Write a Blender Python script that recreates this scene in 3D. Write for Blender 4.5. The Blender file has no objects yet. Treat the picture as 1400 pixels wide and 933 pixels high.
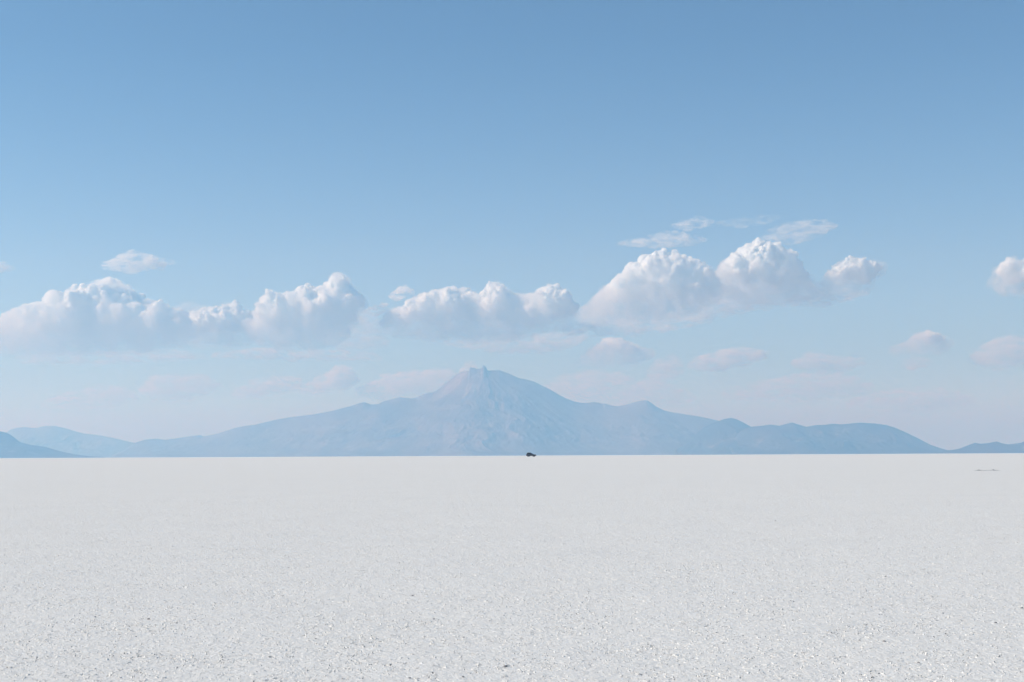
import bpy, bmesh, math, random
import numpy as np
from mathutils import Vector, Matrix

R = math.radians
scene = bpy.context.scene
col = scene.collection
rng = random.Random(7)

# ------------------------------------------------------------------ photograph geometry
PW, PH = 1400.0, 933.0          # the photograph's own pixels
F = 1944.0                      # focal length in those pixels (50 mm on a 36 mm frame)
CAM_H = 0.60
PITCH = math.atan(156.6 / F)
ROLL = 0.00486                  # horizon a touch higher on the right

fwd = Vector((0, math.cos(PITCH), math.sin(PITCH)))
right0 = Vector((1, 0, 0))
up0 = right0.cross(fwd)
right = (right0 * math.cos(ROLL) - up0 * math.sin(ROLL)).normalized()
up = right.cross(fwd).normalized()
CAM = Vector((0, 0, CAM_H))


def ray(px, py):
    return fwd + right * ((px - PW / 2) / F) + up * (-(py - PH / 2) / F)


def at(px, py, Y):
    """the point at depth Y (metres north of the camera) seen at a photograph pixel"""
    d = ray(px, py)
    return CAM + d * (Y / d.y)


def on_ground(px, py):
    d = ray(px, py)
    return CAM + d * (-CAM_H / d.z)


# ------------------------------------------------------------------ helpers
def tag(o, label=None, cat=None, group=None, kind=None):
    if label: o['label'] = label
    if cat: o['category'] = cat
    if group: o['group'] = group
    if kind: o['kind'] = kind
    return o


def link_mesh(name, me, mat, parent=None, smooth=True):
    o = bpy.data.objects.new(name, me)
    col.objects.link(o)
    if mat: me.materials.append(mat)
    if parent: o.parent = parent
    if smooth:
        me.polygons.foreach_set('use_smooth', np.ones(len(me.polygons), dtype=bool))
    return o


def obj(name, bm, mat, parent=None, smooth=True):
    me = bpy.data.meshes.new(name)
    bm.normal_update()
    bm.to_mesh(me); bm.free()
    return link_mesh(name, me, mat, parent, smooth)


def grid_mesh(name, verts, quads):
    me = bpy.data.meshes.new(name)
    me.vertices.add(len(verts))
    me.vertices.foreach_set('co', verts.astype(np.float32).ravel())
    n = len(quads)
    me.loops.add(n * 4)
    me.loops.foreach_set('vertex_index', quads.astype(np.int32).ravel())
    me.polygons.add(n)
    me.polygons.foreach_set('loop_start', np.arange(0, n * 4, 4, dtype=np.int32))
    me.update(calc_edges=True)
    return me


def perlin(x, y, seed=0):
    x = np.asarray(x, float); y = np.asarray(y, float)
    xi = np.floor(x).astype(np.int64); yi = np.floor(y).astype(np.int64)
    xf = x - xi; yf = y - yi
    u = xf ** 3 * (xf * (xf * 6 - 15) + 10); v = yf ** 3 * (yf * (yf * 6 - 15) + 10)

    def g(ix, iy, dx, dy):
        h = (ix * 374761393 + iy * 668265263 + seed * 974634777) & 0xffffffff
        h = ((h ^ (h >> 13)) * 1274126177) & 0xffffffff
        a = ((h ^ (h >> 16)) & 0xffff) / 65536.0 * 2 * np.pi
        return np.cos(a) * dx + np.sin(a) * dy
    a = g(xi, yi, xf, yf); b = g(xi + 1, yi, xf - 1, yf)
    c = g(xi, yi + 1, xf, yf - 1); d = g(xi + 1, yi + 1, xf - 1, yf - 1)
    return (a + u * (b - a) + v * ((c + u * (d - c)) - (a + u * (b - a)))) * 1.5


def fbm(x, y, seed=0, octaves=5, gain=0.5, ridged=False):
    t = 0.0; amp = 1.0; s = 0.0
    for k in range(octaves):
        n = perlin(x * 2 ** k, y * 2 ** k, seed + k * 17)
        if ridged: n = 1 - 2 * np.abs(n)
        t = t + n * amp; s += amp; amp *= gain
    return t / s


class NT:
    """a small node-tree writer"""
    def __init__(self, tree):
        self.t = tree; tree.nodes.clear()
    def n(self, kind, ins=None, **props):
        nd = self.t.nodes.new(kind)
        for k, v in props.items(): setattr(nd, k, v)
        for k, v in (ins or {}).items():
            s = nd.inputs[k]
            if isinstance(v, bpy.types.NodeSocket): self.t.links.new(v, s)
            else: s.default_value = v
        return nd
    def math(self, op, a, b=0.0, c=0.0, clamp=False):
        return self.n('ShaderNodeMath', {0: a, 1: b, 2: c}, operation=op, use_clamp=clamp).outputs[0]
    def noise(self, vec, scale, detail=4.0, rough=0.5, dist=0.0):
        return self.n('ShaderNodeTexNoise', {'Vector': vec, 'Scale': scale, 'Detail': detail,
                      'Roughness': rough, 'Distortion': dist}).outputs['Fac']
    def ramp(self, v, a, b, lo=0.0, hi=1.0, smooth=True):
        return self.n('ShaderNodeMapRange', {0: v, 1: a, 2: b, 3: lo, 4: hi},
                      interpolation_type='SMOOTHSTEP' if smooth else 'LINEAR').outputs[0]
    def mix(self, f, a, b):
        nd = self.n('ShaderNodeMix', data_type='RGBA')
        for s, v in ((nd.inputs[0], f), (nd.inputs[6], a), (nd.inputs[7], b)):
            if isinstance(v, bpy.types.NodeSocket): self.t.links.new(v, s)
            else: s.default_value = v
        return nd.outputs[2]
    def link(self, a, b): self.t.links.new(a, b)


def material(name):
    m = bpy.data.materials.new(name); m.use_nodes = True
    return m, NT(m.node_tree)


def rgb(r, g, b): return (r, g, b, 1.0)


def plain(name, c, rough=0.6, metal=0.0, spec=0.5, var=0.15, coat=0.0):
    m, t = material(name)
    co = t.n('ShaderNodeTexCoord').outputs['Object']
    f = t.noise(co, 6.0, 5.0)
    cc = t.mix(f, rgb(*[v * (1 - var) for v in c]), rgb(*[v * (1 + var) for v in c]))
    b = t.n('ShaderNodeBsdfPrincipled', {'Base Color': cc, 'Roughness': rough, 'Metallic': metal,
            'Specular IOR Level': spec, 'Coat Weight': coat})
    o = t.n('ShaderNodeOutputMaterial'); t.link(b.outputs[0], o.inputs['Surface'])
    return m


# ------------------------------------------------------------------ light
SUN_EL, SUN_AZ = 36.0, -97.0        # azimuth from north (the view), positive to the east
SUN_STRENGTH = 4.0
SKY_STRENGTH = 0.15
world = bpy.data.worlds.new('World'); scene.world = world
world.use_nodes = True
w = NT(world.node_tree)
sky = w.n('ShaderNodeTexSky', sky_type='NISHITA', sun_disc=False)
sky.sun_elevation = R(SUN_EL); sky.sun_rotation = R(SUN_AZ)
sky.altitude = 3650; sky.air_density = 0.8; sky.dust_density = 0.6; sky.ozone_density = 2.6
air_tint = w.mix(1.0, sky.outputs[0], rgb(0.885, 1.02, 0.975))
air_tint.node.blend_type = 'MULTIPLY'
bg = w.n('ShaderNodeBackground', {'Color': air_tint, 'Strength': SKY_STRENGTH})
wo = w.n('ShaderNodeOutputWorld'); w.link(bg.outputs[0], wo.inputs['Surface'])

sd = bpy.data.lights.new('sun', 'SUN'); sd.energy = SUN_STRENGTH; sd.angle = R(0.5); sd.color = (1.0, 0.965, 0.915)
sun = bpy.data.objects.new('sun', sd); col.objects.link(sun)
sdir = Vector((math.sin(R(SUN_AZ)) * math.cos(R(SUN_EL)), math.cos(R(SUN_AZ)) * math.cos(R(SUN_EL)), math.sin(R(SUN_EL))))
sun.rotation_euler = sdir.to_track_quat('Z', 'Y').to_euler()
sun.location = (0, 0, 60)

# ------------------------------------------------------------------ camera
cd = bpy.data.cameras.new('camera'); cam = bpy.data.objects.new('camera', cd); col.objects.link(cam)
cd.sensor_width = 36.0; cd.lens = F / PW * 36.0
cd.clip_start = 0.05; cd.clip_end = 400000
mw = Matrix((right, up, -fwd)).transposed().to_4x4(); mw.translation = CAM
cam.matrix_world = mw
scene.camera = cam

# ------------------------------------------------------------------ salt flat
def salt_material():
    m, t = material('salt')
    geo = t.n('ShaderNodeTexCoord').outputs['Object']
    # relief (real displacement, metres)
    broad = t.noise(geo, 1.3, 3.0, 0.5)
    crust = t.noise(geo, 15.0, 3.0, 0.55, 0.3)
    lump = t.noise(geo, 70.0, 3.0, 0.6, 0.2)
    patch = t.ramp(t.noise(geo, 2.6, 3.0, 0.6), 0.35, 0.68, 0.42, 0.72)     # rougher and smoother patches of crust
    h = t.math('MULTIPLY', t.math('SUBTRACT', broad, 0.5), 0.016)
    h = t.math('ADD', h, t.math('MULTIPLY', t.math('SUBTRACT', crust, 0.5), 0.0075))
    knob = t.ramp(t.noise(geo, 42.0, 2.0, 0.5, 0.6), 0.62, 0.74, 0.0, 1.0)  # sparse knobs of salt
    pit = t.ramp(t.noise(geo, 55.0, 2.0, 0.5, 0.9), 0.60, 0.70, 0.0, 1.0)   # and small broken holes
    fine = t.math('ADD', t.math('MULTIPLY', knob, 0.0042), t.math('MULTIPLY', pit, -0.008))
    fine = t.math('ADD', fine, t.math('MULTIPLY', t.math('SUBTRACT', lump, 0.5), 0.0085))
    h = t.math('ADD', h, t.math('MULTIPLY', fine, patch))
    disp = t.n('ShaderNodeDisplacement', {'Height': h, 'Midlevel': 0.0, 'Scale': 1.0}, space='OBJECT')
    # colour: clean salt with faint dust and damp patches
    big = t.noise(geo, 0.03, 5.0, 0.6)
    mid = t.noise(geo, 0.9, 5.0, 0.6)
    dust = t.ramp(t.noise(geo, 22.0, 5.0, 0.7), 0.55, 0.85)
    c = t.mix(big, rgb(0.775, 0.755, 0.70), rgb(0.825, 0.80, 0.74))
    c = t.mix(t.math('MULTIPLY', t.ramp(mid, 0.4, 0.75), 0.25), c, rgb(0.73, 0.72, 0.68))
    c = t.mix(t.math('MULTIPLY', dust, 0.18), c, rgb(0.58, 0.57, 0.54))
    # the salt ends beyond the mountains; dry brown plains follow
    p = t.n('ShaderNodeSeparateXYZ', {0: geo})
    shore = t.math('ADD', p.outputs[1], t.math('MULTIPLY', t.noise(geo, 0.00012, 4.0), 9000.0))
    c = t.mix(t.ramp(shore, 47000.0, 50000.0), c, rgb(0.24, 0.20, 0.16))
    b = t.n('ShaderNodeBsdfPrincipled', {'Base Color': c, 'Roughness': 1.0, 'Specular IOR Level': 0.08})
    o = t.n('ShaderNodeOutputMaterial')
    t.link(b.outputs[0], o.inputs['Surface']); t.link(disp.outputs[0], o.inputs['Displacement'])
    m.displacement_method = 'BOTH'
    return m


GROUND_R = 110000.0
def build_ground():
    fan = R(36)
    fine = np.arange(-fan, fan + 1e-6, 0.00115)
    coarse = np.arange(fan + R(3), 2 * np.pi - fan - R(1.5), R(3))
    th = np.concatenate([fine, coarse])
    r = [0.02, 0.4, 0.8, 1.2, 1.6, 2.0, 2.3]
    x = 2.5
    while x < 26: r.append(x); x *= 1.0015
    while x < 120: r.append(x); x *= 1.006
    while x < GROUND_R: r.append(x); x *= 1.05
    r.append(GROUND_R)
    r = np.array(r)
    T, RR = np.meshgrid(th, r)
    v = np.stack([np.sin(T) * RR, np.cos(T) * RR, np.zeros_like(T)], -1).reshape(-1, 3)
    nr, nt = RR.shape
    i = np.arange(nr - 1)[:, None]; j = np.arange(nt)[None, :]
    jn = (j + 1) % nt
    q = np.stack([i * nt + j, i * nt + jn, (i + 1) * nt + jn, (i + 1) * nt + j], -1).reshape(-1, 4)
    q = q[:, ::-1]
    me = grid_mesh('ground', v, q)
    o = link_mesh('ground', me, salt_material())
    tag(o, 'vast flat white salt crust reaching to the foot of the mountains', 'ground', kind='structure')
    return o


build_ground()

# ------------------------------------------------------------------ mountains
def rock_material(name, dark, mid, pale, scar=None):
    m, t = material(name)
    co = t.n('ShaderNodeTexCoord').outputs['Object']
    st = t.n('ShaderNodeMapping', {'Vector': co, 'Scale': (1.0, 0.45, 1.6)}).outputs[0]
    a = t.noise(st, 0.0011, 6.0, 0.6, 0.6)
    b_ = t.noise(st, 0.0032, 6.0, 0.62, 0.4)
    c_ = t.noise(st, 0.012, 5.0, 0.6)
    c = t.mix(t.ramp(a, 0.38, 0.62), rgb(*dark), rgb(*mid))
    c = t.mix(t.ramp(b_, 0.56, 0.72), c, rgb(*pale))
    c = t.mix(t.math('MULTIPLY', t.ramp(c_, 0.5, 0.75), 0.5), c, rgb(*dark))
    if scar:
        # bare pale scree below the summit: ragged slanting aprons, each with an edge of its own
        p = t.n('ShaderNodeSeparateXYZ', {0: co})
        wob = t.math('MULTIPLY', t.math('SUBTRACT', t.noise(co, 0.0075, 6.0, 0.7), 0.5), 2.2)
        tear = t.ramp(t.noise(t.n('ShaderNodeMapping', {'Vector': co, 'Scale': (1.0, 0.3, 0.35)}).outputs[0], 0.016, 4.0, 0.65), 0.40, 0.60, 0.25, 1.0)
        for (cx, cz, sx, sz, s) in scar:
            zz = t.math('SUBTRACT', p.outputs[2], cz)
            xx_ = t.math('SUBTRACT', t.math('SUBTRACT', p.outputs[0], cx), t.math('MULTIPLY', zz, s))
            dx = t.math('DIVIDE', xx_, sx); dz = t.math('DIVIDE', zz, sz)
            rr = t.math('ADD', t.math('ADD', t.math('MULTIPLY', dx, dx), t.math('MULTIPLY', dz, dz)), wob)
            c = t.mix(t.math('MULTIPLY', t.math('MULTIPLY', t.ramp(rr, 1.25, 0.55), tear), 0.65), c, rgb(0.42, 0.35, 0.325))
    bs = t.n('ShaderNodeBsdfPrincipled', {'Base Color': c, 'Roughness': 0.95, 'Specular IOR Level': 0.1})
    o = t.n('ShaderNodeOutputMaterial'); t.link(bs.outputs[0], o.inputs['Surface'])
    return m


def ridge(name, pts, Yc, mat, label, seed, slope=3.2, base=900.0, step=10.0, rows=170, rough=1.0, cone=None, back=0.5):
    """a mountain whose crest runs through the traced points, with flanks falling both ways"""
    P = [at(px, py, Yc) for px, py in pts]
    xs = np.array([p.x for p in P]); zs = np.array([p.z for p in P])
    X = np.arange(xs[0], xs[-1] + step, step)
    S = np.interp(X, xs, zs)
    S = np.maximum(S, 0)
    k = 1; ker = np.ones(k) / k
    S = np.convolve(np.pad(S, k // 2, mode='edge'), ker, mode='valid')[:len(X)]
    # width of each flank
    Ssm = np.convolve(np.pad(S, 40, mode='edge'), np.ones(81) / 81, mode='valid')[:len(X)]
    W = base + slope * Ssm
    u = np.linspace(-back, 1, rows)                    # -back: behind the crest, 1: front foot
    U, XX = np.meshgrid(u, X, indexing='ij')
    WW = np.broadcast_to(W, XX.shape); SS = np.broadcast_to(S, XX.shape); SM = np.broadcast_to(Ssm, XX.shape)
    meander = 0.10 * WW * fbm(XX / 2600, XX * 0 + 3.3, seed + 5, 3)
    YY = Yc - U * WW - meander
    t = np.clip(np.abs(U) / np.where(U < 0, back, 1.0), 0, 1)
    crest = np.exp(-(t / 0.05) ** 2)
    shape = (1 - t) ** 1.45 * 0.9 + (1 - t) ** 4 * 0.1
    H = SM * shape + (SS - SM) * np.exp(-(t / 0.07) ** 2)
    wx = XX + 260 * fbm(XX / 900, YY / 900, seed + 31, 3)
    wy = YY + 260 * fbm(XX / 900, YY / 900, seed + 47, 3)
    g = fbm(wx / 620, wy / 2000, seed, 5, 0.55, ridged=True)
    if cone:
        cxp, r0 = cone
        cx = at(cxp, 560, Yc).x
        dx = XX - cx; dy = YY - Yc + 150
        rad = np.hypot(dx, dy); ang = np.arctan2(dy, dx) + 0.25 * fbm(XX / 1200, YY / 1200, seed + 9, 3)
        g2 = fbm(ang * 5.5, rad / 2600, seed + 70, 5, 0.55, ridged=True)
        k_ = np.clip(1 - rad / r0, 0, 1) ** 0.5
        g = 0.25 + (g - 0.25) * (1 - k_) + (g2 - 0.25) * k_ * (1 - 0.6 * k_)
    env = np.clip(t * 3.2, 0, 1) * np.clip((1 - t) * 2.2, 0, 1)
    H = H + (g - 0.25) * env * (26 + 0.15 * SM) * rough
    H = H + fbm(XX / 130, YY / 130, seed + 90, 3) * 9 * rough * np.clip(t * 6, 0.25, 1) * np.clip((1 - t) * 4, 0, 1)
    # nothing in front may rise above the traced crest line
    crest_here = np.interp(XX * Yc / YY, X, S)
    H = np.where(U > 0.0, np.minimum(H, crest_here * YY / Yc * (1 - 0.06 * np.clip(t * 4, 0, 1))), H)
    H = np.where(t >= 1, -12, H)
    edge = np.minimum(np.clip((XX - X[0]) / 200, 0, 1), np.clip((X[-1] - XX) / 200, 0, 1))
    H = np.where(edge <= 0, -12, H)
    v = np.stack([XX, YY, H], -1).reshape(-1, 3)
    nr, nc = XX.shape
    i = np.arange(nr - 1)[:, None]; j = np.arange(nc - 1)[None, :]
    q = np.stack([i * nc + j, (i + 1) * nc + j, (i + 1) * nc + j + 1, i * nc + j + 1], -1).reshape(-1, 4)
    o = link_mesh(name, grid_mesh(name, v, q), mat)
    tag(o, label, 'mountain' if cone else 'hill', kind='structure')
    return o


VOLC = [(150, 627), (172, 615), (186, 606), (190, 604.5), (200, 601.5), (215, 600), (228, 601.5), (243, 599.5), (262, 596.5), (275, 595),
        (279, 597), (290, 595), (300, 592.5), (320, 586), (335, 582.5), (350, 580.7), (380, 573.5), (398, 570.5), (428, 566.5),
        (455, 561.5), (470, 557.5), (482, 554.5), (490, 551.5), (498, 549.5), (503, 551), (508, 553), (518, 552), (525, 548.5),
        (540, 544.5), (547, 542.5), (560, 544), (570, 543), (578, 538.5), (585, 536.5), (592, 536.2), (598, 533), (608, 524.5),
        (617, 518), (625, 511.5), (632, 508), (641.5, 506.8), (643.2, 502.2), (648, 503.2), (653, 504.6), (658.6, 503.8), (660.4, 500.0), (662.6, 499.6), (664.6, 502), (667, 506.8),
        (672, 506.8), (683, 506), (695, 510.5), (700, 512.5), (709, 517), (718, 518.5), (730, 521.5), (740, 526.5), (752, 532),
        (765, 540), (775, 545), (785, 548.5), (795, 550.3), (804, 550.5), (811, 549), (818, 550), (824, 552), (826, 551),
        (834, 553.5), (844, 555.3), (856, 553), (868, 549.5), (876, 547.5), (883, 547), (889, 550), (897, 556), (907, 561),
        (920, 564), (943, 567.5), (964, 571), (983, 575.5), (1005, 582), (1030, 588), (1060, 594), (1100, 601), (1140, 610), (1180, 621)]
EAST = [(990, 622), (1010, 592), (1020, 585), (1030, 583.2), (1043, 582), (1053, 580.3), (1066, 582),
        (1075, 579.5), (1084, 577.4), (1092, 580), (1103, 583.5), (1118, 581), (1128, 580.7), (1140, 579.2), (1150, 580.2), (1163, 579),
        (1175, 577.8), (1195, 578.8), (1212, 581), (1225, 585), (1240, 592), (1255, 599.5), (1272, 608.5), (1285, 613), (1299, 617), (1312, 621)]
HUMP = [(925, 623), (945, 600), (962, 584), (975, 577.5), (983, 575.3), (990, 572.5), (1000, 570.8), (1008, 573), (1020, 579.5), (1032, 586), (1046, 592), (1060, 596.5),
        (1080, 602), (1088, 605), (1105, 610), (1125, 615), (1150, 621)]
FAR_EAST = [(1280, 621), (1299, 616.5), (1312, 613.5), (1325, 608), (1332, 605.5), (1340, 607), (1350, 606), (1362, 603.5), (1370, 606.5),
            (1380, 608), (1392, 606.5), (1400, 603), (1425, 599), (1460, 603), (1500, 600), (1560, 609), (1640, 619)]
WEST = [(-330, 627), (-240, 606), (-150, 596), (-60, 599), (-15, 596), (10, 591), (15, 587.5), (22, 585.5), (32, 584.3), (50, 585.5), (60, 583), (75, 582.5), (90, 586),
        (105, 590.5), (115, 593), (140, 596), (160, 600), (172, 603), (180, 605), (192, 607), (215, 612), (245, 620), (262, 626)]
NEAR_WEST = [(-260, 628), (-180, 608), (-100, 590), (-45, 584), (-15, 588), (0, 589.5), (9, 591.5), (17, 597), (25, 603.5), (31, 607), (60, 611), (85, 618), (105, 622),
             (120, 624.5), (135, 626.5)]

scree = []
for px, py, wx, wz, lean in ((620, 524, 120, 300, 0.9), (646, 530, 110, 290, 0.35), (632, 511, 40, 60, 0.6)):
    q = at(px, py, 25300); scree.append((q.x, q.z, wx, wz, lean))
m_volc = rock_material('volcano_rock', (0.15, 0.12, 0.10), (0.24, 0.19, 0.155), (0.33, 0.275, 0.24), scar=scree)
m_hill = rock_material('hill_rock', (0.085, 0.08, 0.07), (0.13, 0.11, 0.095), (0.27, 0.23, 0.19))
ridge('mountain', VOLC, 26000, m_volc, 'broad hazy blue volcano with a jagged summit rising behind the salt flat', 3,
      slope=3.0, base=1500, cone=(662, 5200), rough=0.62)
ridge('hills', EAST, 20500, m_hill, 'long rounded blue hill tailing off to the right of the volcano', 11, slope=3.3, base=900, rough=1.0)
ridge('hills', HUMP, 21200, m_hill, 'small pointed blue hump at the right foot of the volcano, before the long rounded hill', 61, slope=2.2, base=600, rough=0.9, rows=110)
ridge('hills', FAR_EAST, 17500, m_hill, 'low dark blue hill at the right edge of the picture beyond the salt', 23, slope=3.5, base=700, rough=0.7, rows=110)
ridge('hills', WEST, 29500, m_volc, 'long pale blue hill range at the far left, behind the darker hill', 37, slope=3.4, base=1200, rough=0.8, rows=130)
ridge('hills', NEAR_WEST, 18500, m_hill, 'darker blue hill sloping down at the left edge of the picture', 41, slope=3.4, base=700, rough=0.7, rows=110)

# ------------------------------------------------------------------ haze
VEIL_H = 1500.0
HAZE_DENSITY = 9.0e-5
HAZE_COLOR = (0.26, 0.565, 0.92, 1.0)
bm = bmesh.new()
bmesh.ops.create_cube(bm, size=1.0)
TOP = 1760.0
for v in bm.verts:
    v.co = Vector((v.co.x * 2 * (GROUND_R + 800), v.co.y * 2 * (GROUND_R + 800), TOP if v.co.z > 0 else -14.0))
m, t = material('haze_air')
pv = t.n('ShaderNodeVolumePrincipled', {'Color': HAZE_COLOR, 'Density': HAZE_DENSITY, 'Anisotropy': 0.4, 'Absorption Color': (0.9, 0.7, 0, 1)})
o_ = t.n('ShaderNodeOutputMaterial'); t.link(pv.outputs[0], o_.inputs['Volume'])
hz = obj('haze', bm, m, smooth=False)
tag(hz, 'pale blue haze lying over the salt flat and the mountains', 'haze', kind='stuff')

# ------------------------------------------------------------------ thin high veil, a wedge added to whiten the lower sky
bm = bmesh.new()
prof = [(30000, 9000), (75000, 9000), (130000, 9000), (240000, 9000), (130000, 9000 + VEIL_H), (75000, 9000 + VEIL_H)]
a_ = [bm.verts.new((-260000, y, z)) for y, z in prof]; b_ = [bm.verts.new((260000, y, z)) for y, z in prof]
bm.faces.new(a_[::-1]); bm.faces.new(b_)
for k in range(len(prof)):
    bm.faces.new((a_[k], a_[(k + 1) % len(prof)], b_[(k + 1) % len(prof)], b_[k]))
bmesh.ops.recalc_face_normals(bm, faces=bm.faces)
m, t = material('high_veil')
pv = t.n('ShaderNodeVolumePrincipled', {'Color': (1, 1, 1, 1), 'Density': 2.4e-5, 'Anisotropy': 0.2, 'Absorption Color': (1, 1, 1, 1)})
o_ = t.n('ShaderNodeOutputMaterial'); t.link(pv.outputs[0], o_.inputs['Volume'])
tag(obj('sky', bm, m, smooth=False), 'thin high veil of cloud added to whiten the lower blue sky', 'sky', kind='structure')

# ------------------------------------------------------------------ clouds
def cloud_material(name, pm, density, h, kind, seed):
    """water droplets: density falls off towards the cloud's base and is torn by noise"""
    m, t = material(name)
    co = t.n('ShaderNodeTexCoord').outputs['Object']
    co = t.n('ShaderNodeVectorMath', {0: co, 1: (seed * 7919.0, seed * 3571.0, 0)}, operation='ADD').outputs[0]
    obj_z = t.n('ShaderNodeSeparateXYZ', {0: t.n('ShaderNodeTexCoord').outputs['Object']}).outputs[2]
    n1 = t.noise(co, 1 / (pm * 30), 3.0, 0.55, 0.2)
    zn = t.math('ADD', t.math('DIVIDE', obj_z, h), t.math('MULTIPLY', t.math('SUBTRACT', n1, 0.5), 0.9))
    if kind == 'heap':
        z = t.ramp(zn, 0.06, 0.80, 0.04, 1.0)
        d = t.math('POWER', z, 3.2)
        n2 = t.noise(co, 1 / (pm * 40), 4.0, 0.62, 0.4)
        d = t.math('MULTIPLY', d, t.ramp(n2, 0.40, 0.56, 0.04, 1.0))
        d = t.math('MULTIPLY', d, density)
    elif kind == 'veil':
        n2 = t.noise(co, 1 / (pm * 17), 4.0, 0.62, 0.4)
        d = t.ramp(n2, 0.40, 0.66)
        d = t.math('MULTIPLY', d, t.ramp(t.math('DIVIDE', obj_z, h), -0.25, 0.15))
        d = t.math('MULTIPLY', d, density)
    else:
        st = t.n('ShaderNodeMapping', {'Vector': co, 'Scale': (0.45, 0.6, 1.2)}).outputs[0]
        n2 = t.noise(st, 1 / (pm * 9), 4.0, 0.65, 0.5)
        d = t.math('MULTIPLY', t.ramp(n2, 0.42, 0.72), density * 2.2)
    pv = t.n('ShaderNodeVolumePrincipled', {'Color': (0.985, 0.995, 1, 1), 'Density': d, 'Anisotropy': 0.0, 'Absorption Color': (0, 0, 0, 1)})
    o = t.n('ShaderNodeOutputMaterial'); t.link(pv.outputs[0], o.inputs['Volume'])
    m.cycles.volume_step_rate = 0.5
    return m


def heap_mesh(blobs, pm):
    vv, ff, n0 = [], [], 0
    for c_, r in blobs:
        tv, tf = ICO[1 if r > 4 * pm else 0]
        vv.append(tv * np.array([r, r * 1.1, r]) + np.array(c_)); ff.append(tf + n0); n0 += len(tv)
    vv = np.concatenate(vv); ff = np.concatenate(ff)
    me = bpy.data.meshes.new('cloud')
    me.vertices.add(len(vv)); me.vertices.foreach_set('co', vv.astype(np.float32).ravel())
    me.loops.add(len(ff) * 3); me.loops.foreach_set('vertex_index', ff.astype(np.int32).ravel())
    me.polygons.add(len(ff)); me.polygons.foreach_set('loop_start', np.arange(0, len(ff) * 3, 3, dtype=np.int32))
    me.update(calc_edges=True)
    return me


def billow(o, pm, voxel, waves):
    rm = o.modifiers.new('remesh', 'REMESH'); rm.mode = 'VOXEL'; rm.voxel_size = voxel * pm
    for sc_, st_ in waves:
        dm = o.modifiers.new('billow', 'DISPLACE')
        tx_ = bpy.data.textures.new('billows', 'CLOUDS'); tx_.noise_scale = sc_ * pm; tx_.noise_depth = 3
        dm.texture = tx_; dm.texture_coords = 'LOCAL'; dm.strength = st_ * pm; dm.mid_level = 0.5


TAU = 22.0
ICO = []
for sub in (1, 2):
    b_ = bmesh.new(); bmesh.ops.create_icosphere(b_, subdivisions=sub, radius=1.0)
    b_.verts.index_update()
    ICO.append((np.array([v.co for v in b_.verts]), np.array([[v.index for v in f.verts] for f in b_.faces])))
    b_.free()


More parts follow.
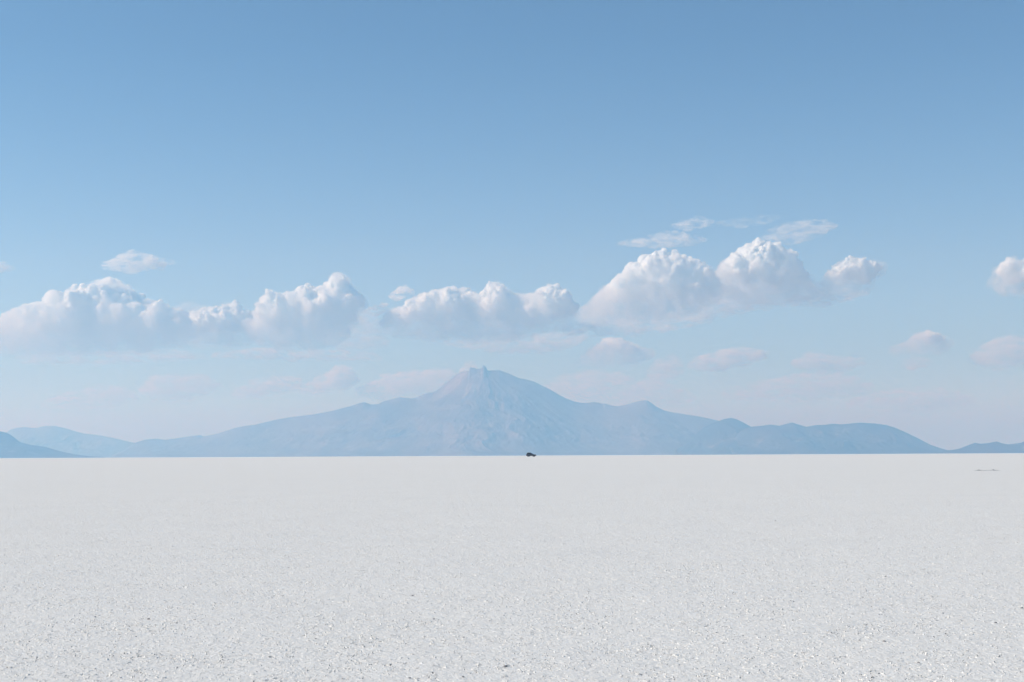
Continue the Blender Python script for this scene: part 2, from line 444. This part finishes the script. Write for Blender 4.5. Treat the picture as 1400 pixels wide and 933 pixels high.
def cloud(top, bottom, Y, tau, label, group='cumulus clouds above the mountains', depth=0.55, seed=0, veil=0.8, flat=False, **_):
    """a heap of billows filling the traced outline, at its own distance and with its own depth"""
    rr = random.Random(1000 + seed)
    pm = Y / F                                        # metres per photograph pixel out there
    tx = np.array([p[0] for p in top], float); ty = np.array([p[1] for p in top], float)
    bx = np.array([p[0] for p in bottom], float); by = np.array([p[1] for p in bottom], float)
    x0, x1 = tx.min(), tx.max(); xm = (x0 + x1) / 2
    T = lambda x: np.interp(x, tx, ty)
    B = lambda x: np.interp(x, bx, by)
    # outline as a dense point list, for the room each billow has
    xx = np.linspace(x0, x1, 400)
    ol = np.concatenate([np.stack([xx, T(xx)], 1), np.stack([xx, B(xx)], 1)])
    balls = []
    n_try = int(260 + (x1 - x0) * 2.0)
    for _ in range(n_try):
        x = rr.uniform(x0, x1); a, b = float(T(x)), float(B(x))
        if b - a < 1.5: continue
        y = a + (b - a) * rr.random() ** 1.3
        room = float(np.sqrt(((ol - (x, y)) ** 2).sum(1).min()))
        if room < 1.2: continue
        r = room * rr.uniform(0.82, 1.0)
        balls.append((x, y, r))
    # keep the larger ones and enough small ones
    balls.sort(key=lambda b: -b[2])
    keep = []
    for b in balls:
        if all((b[0] - k[0]) ** 2 + (b[1] - k[1]) ** 2 > (0.42 * (k[2])) ** 2 for k in keep): keep.append(b)
        if len(keep) > 150: break
    hmax = max(k[2] for k in keep)
    c0 = at(xm, float(B(xm)), Y)
    blobs = []
    for (x, y, r) in keep:
        p = at(x, y, Y) - c0
        off = rr.uniform(-1, 1) * depth * max(hmax - r * 0.6, 0) * pm * 1.5
        blobs.append((Vector((p.x, off, p.z)), r * pm))
    # smaller billows budding from the upper sides of the larger ones
    big = blobs; level = blobs
    for q in range(0 if flat else 2):
        nxt = []
        for c_, r in level:
            if r < 2.6 * pm: continue
            for _ in range(11 if q == 0 else 6):
                d = Vector((rr.gauss(0, 1), rr.gauss(0, 1), rr.gauss(0.35, 1))).normalized()
                r2 = r * (rr.uniform(0.26, 0.44) if q == 0 else rr.uniform(0.3, 0.5))
                nxt.append((c_ + d * (r - r2 * 0.25), r2))
        blobs = blobs + nxt; level = nxt
        if len(blobs) > 3500: break
    zs = [c_.z + r for c_, r in blobs]
    h = max(zs) - min(c_.z - r for c_, r in blobs)
    if flat:
        me = heap_mesh([(c_, r * 1.5 + 1.5 * pm) for c_, r in blobs], pm)
        o = link_mesh('cloud', me, cloud_material('cloud_wisp', pm, tau / (hmax * 2 * pm), h, 'wisp', seed))
        billow(o, pm, 0.9, ((16, 5.0), (7, 6.0), (3, 2.0)))
    else:
        o = link_mesh('cloud', heap_mesh(blobs, pm), cloud_material('cloud_droplets', pm, TAU * tau / (hmax * 2 * pm), h, 'heap', seed))
        billow(o, pm, 0.8, ((14, 5.0 * min(1, hmax / 9)), (6.5, 5.0 * min(1, hmax / 9)), (2.8, 2.6 * min(1, hmax / 9))))
        if veil:
            v = link_mesh('veil', heap_mesh([(c_ - Vector((0, 0, 3.5 * pm)), r * 1.05 + 5.5 * pm) for c_, r in big], pm),
                          cloud_material('cloud_veil', pm, veil * 2.6 / (40 * pm), h, 'veil', seed), o)
            billow(v, pm, 2.0, ((18, 9.0), (8, 5.0)))
    o.location = c0
    tag(o, label, 'cloud', group)
    return o


cloud([(-70, 470), (-40, 440), (0, 437), (7, 425), (18, 423), (26, 427), (33, 420), (42, 419), (50, 423), (58, 417), (72, 411), (80, 405),
       (92, 402), (103, 399), (112, 396), (120, 400), (128, 394), (136, 386), (150, 384), (165, 387), (180, 395), (186, 404), (195, 416), (215, 413), (226, 415),
       (233, 424), (243, 419), (255, 424), (262, 445)],
      [(-70, 472), (-40, 478), (20, 481), (120, 480), (200, 476), (262, 466)], 50000, 7, 'large bright cumulus bank at the far left, its top stepping up to the right', seed=1)
cloud([(252, 455), (258, 436), (268, 423), (285, 421), (298, 424), (310, 416), (322, 415), (330, 423), (345, 428), (352, 446)],
      [(252, 458), (275, 470), (320, 470), (352, 462)], 52000, 5, 'smaller soft cumulus between the far left bank and the tall peaked one', seed=2)
cloud([(340, 450), (350, 428), (358, 410), (365, 401), (372, 397), (380, 402), (388, 401), (394, 409), (404, 400), (415, 395), (432, 392), (438, 398), (446, 393),
       (450, 385), (455, 383), (458, 375), (466, 373), (474, 377), (478, 388), (484, 400), (496, 405), (499, 412)],
      [(340, 455), (360, 468), (420, 474), (470, 462), (488, 430), (499, 414)], 51000, 6, 'cumulus with a narrow peaked tower at its right end', seed=3)
cloud([(514, 448), (522, 436), (530, 430), (540, 424), (550, 421), (560, 414), (566, 405), (575, 400), (588, 402), (598, 397), (612, 395), (622, 396), (632, 401),
       (645, 401), (660, 402), (664, 390), (672, 386), (685, 386), (690, 396), (700, 402), (712, 404), (720, 402), (732, 400), (745, 393), (760, 389), (770, 394),
       (778, 402), (784, 412), (788, 428)],
      [(514, 449), (545, 455), (600, 462), (680, 464), (740, 452), (775, 444), (788, 430)], 52000, 6.5, 'long cumulus bank right above the volcano summit', seed=4)
cloud([(786, 432), (795, 422), (805, 413), (820, 400), (828, 391), (840, 386), (850, 377), (860, 367), (872, 360), (882, 354), (895, 349), (905, 345), (915, 346),
       (925, 352), (935, 350), (945, 353), (955, 361), (965, 366), (975, 376), (982, 392)],
      [(786, 434), (810, 440), (850, 440), (900, 432), (950, 424), (982, 405)], 50000, 7.5, 'big bright cumulus climbing to the right of the summit', seed=5)
cloud([(972, 378), (985, 365), (990, 358), (1000, 349), (1010, 343), (1025, 340), (1032, 328), (1042, 325), (1052, 329), (1058, 341), (1075, 345), (1085, 350), (1095, 364), (1104, 380), (1112, 396)],
      [(972, 382), (985, 398), (1020, 410), (1070, 411), (1112, 400)], 51000, 6.5, 'cumulus with a short turret touching a slanted wisp', seed=6)
cloud([(1112, 394), (1122, 386), (1130, 379), (1138, 368), (1150, 359), (1165, 354), (1180, 354), (1195, 360), (1212, 365)],
      [(1112, 395), (1130, 400), (1160, 402), (1184, 394), (1195, 376), (1212, 366)], 51000, 4.5, 'small lone cumulus with a pointed right tip', seed=57)
cloud([(1357, 386), (1363, 374), (1370, 358), (1378, 353), (1386, 358), (1396, 362), (1405, 352), (1420, 350), (1435, 362), (1442, 380)],
      [(1357, 388), (1370, 396), (1395, 400), (1425, 398), (1442, 384)], 50500, 5, 'bright puffy cloud cut off by the right edge', seed=8)
thin = 'thin cloud streaks'
cloud([(138, 362), (155, 357), (170, 351), (180, 346), (190, 350), (202, 350), (215, 355), (240, 358)],
      [(138, 364), (160, 369), (190, 368), (240, 361)], 50000, 2.0, 'small flat white cloud floating alone above the left bank', seed=9, flat=True)
cloud([(842, 333), (870, 328), (900, 322), (920, 319), (940, 322), (968, 328)], [(842, 335), (900, 336), (945, 334), (968, 330)],
      51000, 0.8, 'thin flat streak above the big bright cumulus, the longer and lower of two', thin, seed=10, flat=True)
cloud([(915, 308), (935, 303), (955, 299), (975, 303)], [(915, 310), (945, 313), (975, 306)],
      51000, 0.5, 'tiny faint streak just above the longer flat streak', thin, seed=11, flat=True)
cloud([(980, 305), (1005, 300), (1030, 298), (1065, 295)], [(980, 308), (1010, 308), (1040, 306), (1065, 299)],
      51000, 0.2, 'barely visible pale streak above the turret cloud', thin, seed=12, flat=True)
cloud([(1040, 326), (1055, 316), (1075, 308), (1100, 305), (1125, 305), (1145, 308)], [(1040, 329), (1060, 329), (1090, 329), (1115, 322), (1145, 310)],
      51000, 0.8, 'slanted wispy streak leaning off the turret to the right', thin, seed=13, flat=True)
low = 'faint low clouds in the haze'
cloud([(532, 404), (545, 396), (556, 393), (566, 399)], [(532, 406), (548, 407), (566, 402)], 52000, 1.8, 'tiny puff just above the left end of the long bank', seed=14, flat=True)
cloud([(500, 424), (512, 420), (526, 417), (534, 422)], [(500, 427), (518, 429), (534, 425)], 52000, 1.4, 'tiny ragged puff in the gap left of the long bank', seed=15, flat=True)
cloud([(600, 468), (640, 462), (700, 460), (740, 461), (775, 458), (790, 451), (802, 453)], [(600, 472), (680, 478), (750, 480), (785, 472), (802, 460)],
      62000, 1.3, 'faint flat pinkish cloud under the long bank, above the summit', low, seed=16, flat=True)
cloud([(780, 502), (795, 490), (808, 478), (822, 468), (838, 464), (855, 466), (872, 474), (890, 478)], [(780, 504), (820, 500), (860, 494), (890, 482)],
      62000, 0.9, 'faded pinkish cumulus to the right of the summit', low, seed=17)
cloud([(940, 500), (955, 490), (975, 486), (995, 480), (1012, 478), (1030, 479), (1050, 483)], [(940, 503), (980, 503), (1020, 496), (1050, 487)],
      64000, 2.1, 'long faded cloud above the small hump on the right slope', low, seed=18, flat=True)
cloud([(885, 510), (895, 499), (908, 494), (922, 489), (932, 496)], [(885, 514), (905, 522), (925, 512), (932, 500)],
      64000, 1.3, 'ghostly small cloud between two faded clouds right of the summit', low, seed=19, flat=True)
cloud([(1222, 474), (1240, 466), (1255, 457), (1268, 453), (1282, 457), (1295, 466)], [(1222, 478), (1250, 482), (1280, 480), (1295, 470)],
      60000, 0.8, 'small soft cloud over the rounded hills at right', low, seed=20)
cloud([(1325, 490), (1342, 478), (1358, 470), (1375, 465), (1395, 466), (1430, 462)], [(1325, 494), (1360, 499), (1400, 496), (1430, 480)],
      60000, 1.9, 'soft pinkish cloud reaching the right edge below the puffy one', low, seed=21, flat=True)
cloud([(1232, 497), (1243, 491), (1254, 489), (1272, 495)], [(1232, 500), (1250, 502), (1272, 498)], 62000, 1.0, 'tiny pale fleck under the small soft cloud', low, seed=22, flat=True)
cloud([(1085, 494), (1105, 485), (1118, 487), (1150, 490), (1180, 492)], [(1085, 500), (1120, 506), (1150, 506), (1180, 498)],
      64000, 1.2, 'ghostly flat cloud above the right end of the hills', low, seed=23, flat=True)
cloud([(405, 532), (430, 522), (450, 512), (466, 503), (478, 508), (490, 518)], [(405, 536), (440, 534), (470, 528), (490, 522)],
      66000, 2.72, 'ghostly slanting cloud low over the left slope', low, seed=24, flat=True)
cloud([(490, 532), (520, 520), (545, 514), (560, 510), (575, 516), (595, 508), (615, 510), (630, 516)], [(490, 540), (540, 545), (600, 540), (630, 522)],
      66000, 2.88, 'faint cloud low behind the left shoulder of the summit', low, seed=25, flat=True)
cloud([(190, 532), (205, 522), (222, 515), (250, 518), (275, 515), (300, 526)], [(190, 538), (230, 545), (270, 540), (300, 530)],
      66000, 2.08, 'ghostly wide cloud low over the far left hills', low, seed=26, flat=True)
cloud([(630, 508), (634, 501), (640, 496), (648, 500), (652, 508)], [(630, 512), (640, 514), (652, 511)],
      62000, 1.2, 'tiny white puff peeking out behind the summit crags', low, seed=27, flat=True)

cloud([(925, 412), (950, 398), (985, 388), (1020, 392), (1060, 388), (1095, 384), (1118, 396)], [(925, 424), (960, 428), (1010, 424), (1060, 416), (1118, 408)],
      52500, 1.6, 'soft bluish cloud base filling the gap under the two big right clouds', seed=28, flat=True)
cloud([(-40, 366), (-15, 360), (5, 361), (20, 366)], [(-40, 370), (0, 370), (20, 368)],
      51000, 1.2, 'tiny pale streak cut off by the left edge above the far left bank', thin, seed=29, flat=True)
cloud([(455, 440), (490, 425), (505, 432), (520, 446), (530, 462)], [(455, 470), (490, 476), (530, 470)],
      53000, 0.9, 'soft grey veil hanging between the peaked tower and the long bank', seed=30, flat=True)
cloud([(1160, 548), (1200, 540), (1240, 534), (1290, 536), (1330, 544)], [(1160, 556), (1240, 560), (1330, 552)],
      68000, 1.28, 'hardly visible band of low cloud above the right end of the rounded hills', low, seed=31, flat=True)
cloud([(830, 548), (860, 532), (885, 524), (915, 530), (945, 540)], [(830, 552), (880, 556), (945, 548)],
      68000, 1.28, 'hardly visible low cloud just above the small hump of the right slope', low, seed=32, flat=True)

cloud([(10, 490), (60, 484), (130, 483), (210, 480), (280, 484)], [(10, 494), (120, 495), (280, 490)],
      56000, 0.9, 'pale torn streak just below the large far left bank', low, seed=33, flat=True)
cloud([(290, 484), (340, 478), (400, 480), (470, 482), (520, 486)], [(290, 489), (400, 490), (520, 492)],
      56000, 0.9, 'pale torn streak under the peaked tower', low, seed=34, flat=True)
cloud([(320, 535), (350, 522), (385, 516), (410, 520)], [(320, 542), (370, 540), (410, 530)],
      67000, 1.60, 'pale smudge of cloud low above the long left slope', low, seed=35, flat=True)
cloud([(60, 548), (110, 536), (150, 530), (185, 538)], [(60, 556), (130, 556), (185, 548)],
      68000, 1.44, 'pale smudge of cloud low above the far left range', low, seed=36, flat=True)
cloud([(735, 535), (765, 520), (800, 512), (850, 516), (880, 528)], [(735, 545), (800, 548), (880, 540)],
      66000, 1.44, 'pale smudge of cloud over the right shoulder of the volcano', low, seed=37, flat=True)
cloud([(990, 535), (1040, 524), (1100, 516), (1150, 514), (1190, 524)], [(990, 545), (1090, 545), (1190, 536)],
      66000, 1.44, 'wide pale smudge of cloud above the pointed hump and long rounded hill', low, seed=38, flat=True)

cloud([(775, 446), (800, 440), (850, 438), (900, 432), (950, 428), (975, 432)], [(775, 458), (860, 456), (940, 446), (975, 438)],
      52500, 1.0, 'soft torn veil along the base of the big bright cumulus', seed=39, flat=True)
cloud([(1090, 404), (1120, 396), (1150, 398), (1185, 396)], [(1090, 416), (1140, 414), (1185, 402)],
      52000, 0.9, 'soft torn veil under the small lone cumulus', seed=40, flat=True)
cloud([(235, 428), (252, 421), (268, 420), (282, 424)], [(235, 462), (260, 466), (282, 456)],
      52500, 0.9, 'soft torn veil joining the far left bank to the smaller cumulus', seed=41, flat=True)

# ------------------------------------------------------------------ the car
paint = plain('dark_paint', (0.018, 0.021, 0.026), 0.35, 0.0, 0.5, 0.2, 0.3)
glass = plain('tinted_glass', (0.012, 0.014, 0.018), 0.08, 0.0, 0.5)
rubber = plain('tyre_rubber', (0.015, 0.015, 0.016), 0.85)
alloy = plain('wheel_alloy', (0.22, 0.22, 0.23), 0.4, 0.8)
trim = plain('black_plastic', (0.02, 0.02, 0.021), 0.7)
lens = plain('headlight_lens', (0.55, 0.57, 0.6), 0.15)
redlens = plain('tail_lens', (0.25, 0.02, 0.02), 0.2)


def loft(profile_fn, stations):
    """closed loft: profile_fn(s) gives a ring of points for each station"""
    bm = bmesh.new(); prev = None; rings = []
    for s in stations:
        ring = [bm.verts.new(p) for p in profile_fn(s)]; rings.append(ring)
    for a, b in zip(rings, rings[1:]):
        n = len(a)
        for k in range(n): bm.faces.new((a[k], a[(k + 1) % n], b[(k + 1) % n], b[k]))
    bm.faces.new(rings[0][::-1]); bm.faces.new(rings[-1])
    bmesh.ops.recalc_face_normals(bm, faces=bm.faces)
    return bm


def box(bm, c, s, bev=0.0):
    r = bmesh.ops.create_cube(bm, size=1.0, matrix=Matrix.Translation(c) @ Matrix.Diagonal((*s, 1)))
    if bev:
        es = {e for v in r['verts'] for e in v.link_edges}
        bmesh.ops.bevel(bm, geom=list(es), offset=bev, segments=2, affect='EDGES', profile=0.6)


def panel(bm, pts, n, th=0.012):
    """a thin slab on a four-cornered outline"""
    n = Vector(n).normalized() * th
    a = [bm.verts.new(Vector(p)) for p in pts]; b = [bm.verts.new(Vector(p) + n) for p in pts]
    k = len(pts)
    bm.faces.new(a[::-1]); bm.faces.new(b)
    for i in range(k): bm.faces.new((a[i], a[(i + 1) % k], b[(i + 1) % k], b[i]))
    bmesh.ops.recalc_face_normals(bm, faces=bm.faces)


def make_car():
    root = bpy.data.objects.new('parked_car', None); col.objects.link(root)
    L = 4.55; HW = 0.93
    # lower body outline from the side with wheel arches (x forward, z up), mirrored over y with tumblehome
    def arch(cx, r=0.43, n=7):
        return [(cx + r * math.cos(math.pi * k / n), 0.36 + r * math.sin(math.pi * k / n)) for k in range(n + 1)]
    side = [(2.25, 0.52), (2.27, 0.80), (2.18, 1.02), (1.75, 1.12), (1.05, 1.18), (-2.15, 1.20), (-2.27, 1.05), (-2.28, 0.55), (-2.05, 0.42)]
    side += [(-1.36 - 0.46, 0.36)] + arch(-1.36)[::-1][1:-1] + [(-1.36 + 0.46, 0.36)]
    side += [(1.40 - 0.46, 0.36)] + arch(1.40)[::-1][1:-1] + [(1.40 + 0.46, 0.36), (2.1, 0.42)]
    def ring(y):
        k = abs(y) / HW
        sh = 1 - 0.035 * k ** 4
        return [(x * sh, y, z - (0.05 * k ** 4 if z > 0.9 else 0)) for x, z in side]
    bm = loft(ring, [-HW, -HW * 0.96, -HW * 0.6, 0, HW * 0.6, HW * 0.96, HW])
    body = obj('body', bm, paint, root, smooth=False)
    # cabin
    def cab(z):
        k = (z - 1.15) / 0.80
        xr = -2.16 + 0.40 * k + 0.30 * max(0, k - 0.7) ; xf = 0.98 - 1.35 * k - 0.30 * max(0, k - 0.85)
        yw = 0.90 - 0.22 * k - 0.2 * max(0, k - 0.85)
        return [(xf, -yw * 0.88, z), (xf - 0.1, -yw, z), (xr + 0.12, -yw, z), (xr, -yw * 0.85, z), (xr, yw * 0.85, z), (xr + 0.12, yw, z), (xf - 0.1, yw, z), (xf, yw * 0.88, z)]
    obj('cabin', loft(cab, [1.10, 1.2, 1.4, 1.6, 1.78, 1.88, 1.95, 1.985]), paint, root, smooth=False)
    # glass
    def cx(z): k = (z - 1.15) / 0.80; return 0.98 - 1.35 * k
    def cr(z): k = (z - 1.15) / 0.80; return -2.16 + 0.40 * k
    def cy(z): k = (z - 1.15) / 0.80; return 0.90 - 0.22 * k
    bm = bmesh.new(); z0, z1 = 1.24, 1.76
    panel(bm, [(cx(z0) + .004, -cy(z0) * .8, z0), (cx(z0) + .004, cy(z0) * .8, z0), (cx(z1) + .004, cy(z1) * .8, z1), (cx(z1) + .004, -cy(z1) * .8, z1)], (0.6, 0, 0.8))
    obj('windshield', bm, glass, root, False)
    bm = bmesh.new()
    panel(bm, [(cr(z0) - .004, cy(z0) * .75, z0), (cr(z0) - .004, -cy(z0) * .75, z0), (cr(z1) - .004, -cy(z1) * .75, z1), (cr(z1) - .004, cy(z1) * .75, z1)], (-1, 0, 0.3))
    obj('rear_window', bm, glass, root, False)
    for s in (-1, 1):
        for (a0, a1, b0, b1) in ((0.66, -0.15, -0.05, -0.22), (-0.24, -1.05, -0.30, -1.05), (-1.13, -1.88, -1.13, -1.66)):
            bm = bmesh.new()
            panel(bm, [(a0, s * (cy(z0) + .004), z0), (a1, s * (cy(z0) + .004), z0), (b1, s * (cy(z1) + .004), z1), (b0, s * (cy(z1) + .004), z1)], (0, s, 0.25))
            obj('side_window', bm, glass, root, False)
        bm = bmesh.new(); box(bm, (0.72, s * 1.02, 1.27), (0.12, 0.2, 0.16), 0.03)
        obj('side_mirror', bm, trim, root)
        bm = bmesh.new(); box(bm, (2.19, s * 0.66, 0.88), (0.12, 0.36, 0.17), 0.03)
        obj('headlight', bm, lens, root)
        bm = bmesh.new(); box(bm, (-2.235, s * 0.76, 0.98), (0.08, 0.2, 0.26), 0.02)
        obj('tail_light', bm, redlens, root)
        for k in (0, 1):
            bm = bmesh.new(); box(bm, ((0.15, -0.95)[k], s * 0.935, 0.98), (0.2, 0.035, 0.035), 0.01)
            obj('door_handle', bm, trim, root)
    bm = bmesh.new(); box(bm, (2.24, 0, 0.55), (0.16, 1.78, 0.22), 0.05); obj('front_bumper', bm, trim, root)
    bm = bmesh.new(); box(bm, (-2.27, 0, 0.56), (0.14, 1.76, 0.2), 0.05); obj('rear_bumper', bm, trim, root)
    bm = bmesh.new(); box(bm, (2.245, 0, 0.86), (0.05, 0.86, 0.16), 0.01); obj('grille', bm, trim, root)
    for x in (1.40, -1.36):
        for s in (-1, 1):
            rot = Matrix.Translation((x, s * 0.82, 0.36)) @ Matrix.Rotation(math.pi / 2, 4, 'X')
            bm = bmesh.new()
            prof = [(0.21, -0.11), (0.33, -0.12), (0.36, -0.09), (0.365, 0), (0.36, 0.09), (0.33, 0.12), (0.21, 0.11)]
            N = 32; rings = [[bm.verts.new(rot @ Vector((r * math.cos(2 * math.pi * i / N), r * math.sin(2 * math.pi * i / N), z))) for r, z in prof] for i in range(N)]
            for i in range(N):
                for k in range(len(prof)):
                    a, b = rings[i], rings[(i + 1) % N]; k2 = (k + 1) % len(prof)
                    bm.faces.new((a[k], b[k], b[k2], a[k2]))
            bmesh.ops.recalc_face_normals(bm, faces=bm.faces)
            wh = obj('wheel', bm, rubber, root)
            bm = bmesh.new()
            bmesh.ops.create_cone(bm, cap_ends=True, segments=24, radius1=0.208, radius2=0.208, depth=0.1, matrix=rot)
            for k in range(5):
                a = 2 * math.pi * k / 5
                bmesh.ops.create_cube(bm, size=1.0, matrix=rot @ Matrix.Rotation(a, 4, 'Z') @ Matrix.Translation((0.1, 0, -s * 0.07)) @ Matrix.Diagonal((0.18, 0.05, 0.05, 1)))
            obj('rim', bm, alloy, wh, False)
    return root


CAR_Y = 690.0
car = make_car()
p = at(726.2, 622, CAR_Y)
car.location = (p.x, CAR_Y, 0.0)
car.rotation_euler = (0, 0, R(-22))
tag(car, 'tiny dark car standing far out on the salt near the horizon', 'car')

# ------------------------------------------------------------------ broken crust and clods
m_clod = plain('dirty_salt', (0.30, 0.29, 0.28), 0.95, var=0.35)
m_dark = plain('dark_clod', (0.27, 0.265, 0.26), 0.95, var=0.3)


def lump(name, sx, sy, sz, mat, seed, rough=0.3, sub=4):
    bm = bmesh.new()
    bmesh.ops.create_icosphere(bm, subdivisions=sub, radius=1.0)
    from mathutils import noise as mn
    for v in bm.verts:
        q = v.co * 2.2 + Vector((seed * 3.1, seed * 1.7, 0))
        k = 1 + rough * mn.noise(q) + rough * 0.5 * mn.noise(q * 2.6)
        v.co = Vector((v.co.x * sx * k, v.co.y * sy * k, max(v.co.z, -0.3) * sz * k))
    return obj(name, bm, mat)


g1 = on_ground(1350, 643.6)
me_ridge = bmesh.new()
N = 60
from mathutils import noise as mn
rows_ = []
for i in range(N + 1):
    u = i / N; x = (u - 0.5) * 0.95
    hgt = (0.012 + 0.012 * abs(mn.noise(Vector((u * 9, 1.3, 0)))) + 0.035 * math.exp(-((u - 0.70) / 0.035) ** 2) + 0.016 * math.exp(-((u - 0.2) / 0.05) ** 2)) * min(1, u * 8, (1 - u) * 8)
    yoff = 0.08 * mn.noise(Vector((u * 5, 7.7, 0)))
    rows_.append([me_ridge.verts.new((x, yoff + dy * (0.8 + 0.5 * abs(mn.noise(Vector((u * 14, dy * 9, 2))))), z)) for dy, z in
                  ((-0.10, -0.01), (-0.05, hgt * 0.75), (-0.015, hgt), (0.03, hgt * 0.8), (0.10, -0.01))])
for a, b in zip(rows_, rows_[1:]):
    for k in range(4): me_ridge.faces.new((a[k], b[k], b[k + 1], a[k + 1]))
    me_ridge.faces.new((a[4], b[4], b[0], a[0]))
me_ridge.faces.new(rows_[0][::-1]); me_ridge.faces.new(rows_[-1])
bmesh.ops.recalc_face_normals(me_ridge, faces=me_ridge.faces)
rg = obj('salt_ridge', me_ridge, m_clod)
rg.location = (g1.x, g1.y, 0.0)
tag(rg, 'thin grey ridge of broken crust on the salt at the right', 'salt ridge')

spots = [(203, 848, 5.5), (130, 845, 4.0), (186, 872, 3.5), (564, 816, 4.5), (593, 848, 4.5), (634, 873, 4), (691, 913, 7), (633, 927, 5), (560, 929, 5),
         (1209, 879, 6.5), (1361, 853, 5), (1397, 833, 5.5), (1175, 877, 4), (1256, 908, 5), (1060, 713, 2.6)]
first = None
for i, (px, py, wpx) in enumerate(spots):
    g = on_ground(px, py)
    mpp = g.y / F
    if i % 6 == 0:
        first = lump('salt_clod', 1.0, 0.9, 0.62, m_dark, i + 1, 0.45, 3)
        o = first
    else:
        o = first.copy(); col.objects.link(o)
    s = wpx * mpp * 0.36
    o.location = (g.x, g.y, s * 0.12 + 0.003); o.scale = (s, s, s); o.rotation_euler = (0, 0, rng.uniform(0, 6.28))
    tag(o, 'small grey clod lying loose on the white salt crust', 'clod', 'grey clods scattered over the salt')

# ------------------------------------------------------------------ render settings
scene.render.engine = 'CYCLES'
scene.view_settings.view_transform = 'Standard'
scene.view_settings.look = 'None'
scene.view_settings.exposure = 0.06
scene.view_settings.gamma = 1.0
scene.view_settings.use_curve_mapping = False
c = scene.cycles
c.use_denoising = True
c.max_bounces = 64; c.diffuse_bounces = 3; c.glossy_bounces = 2; c.transmission_bounces = 2; c.volume_bounces = 64; c.transparent_max_bounces = 16
c.volume_step_rate = 0.6
c.volume_max_steps = 256
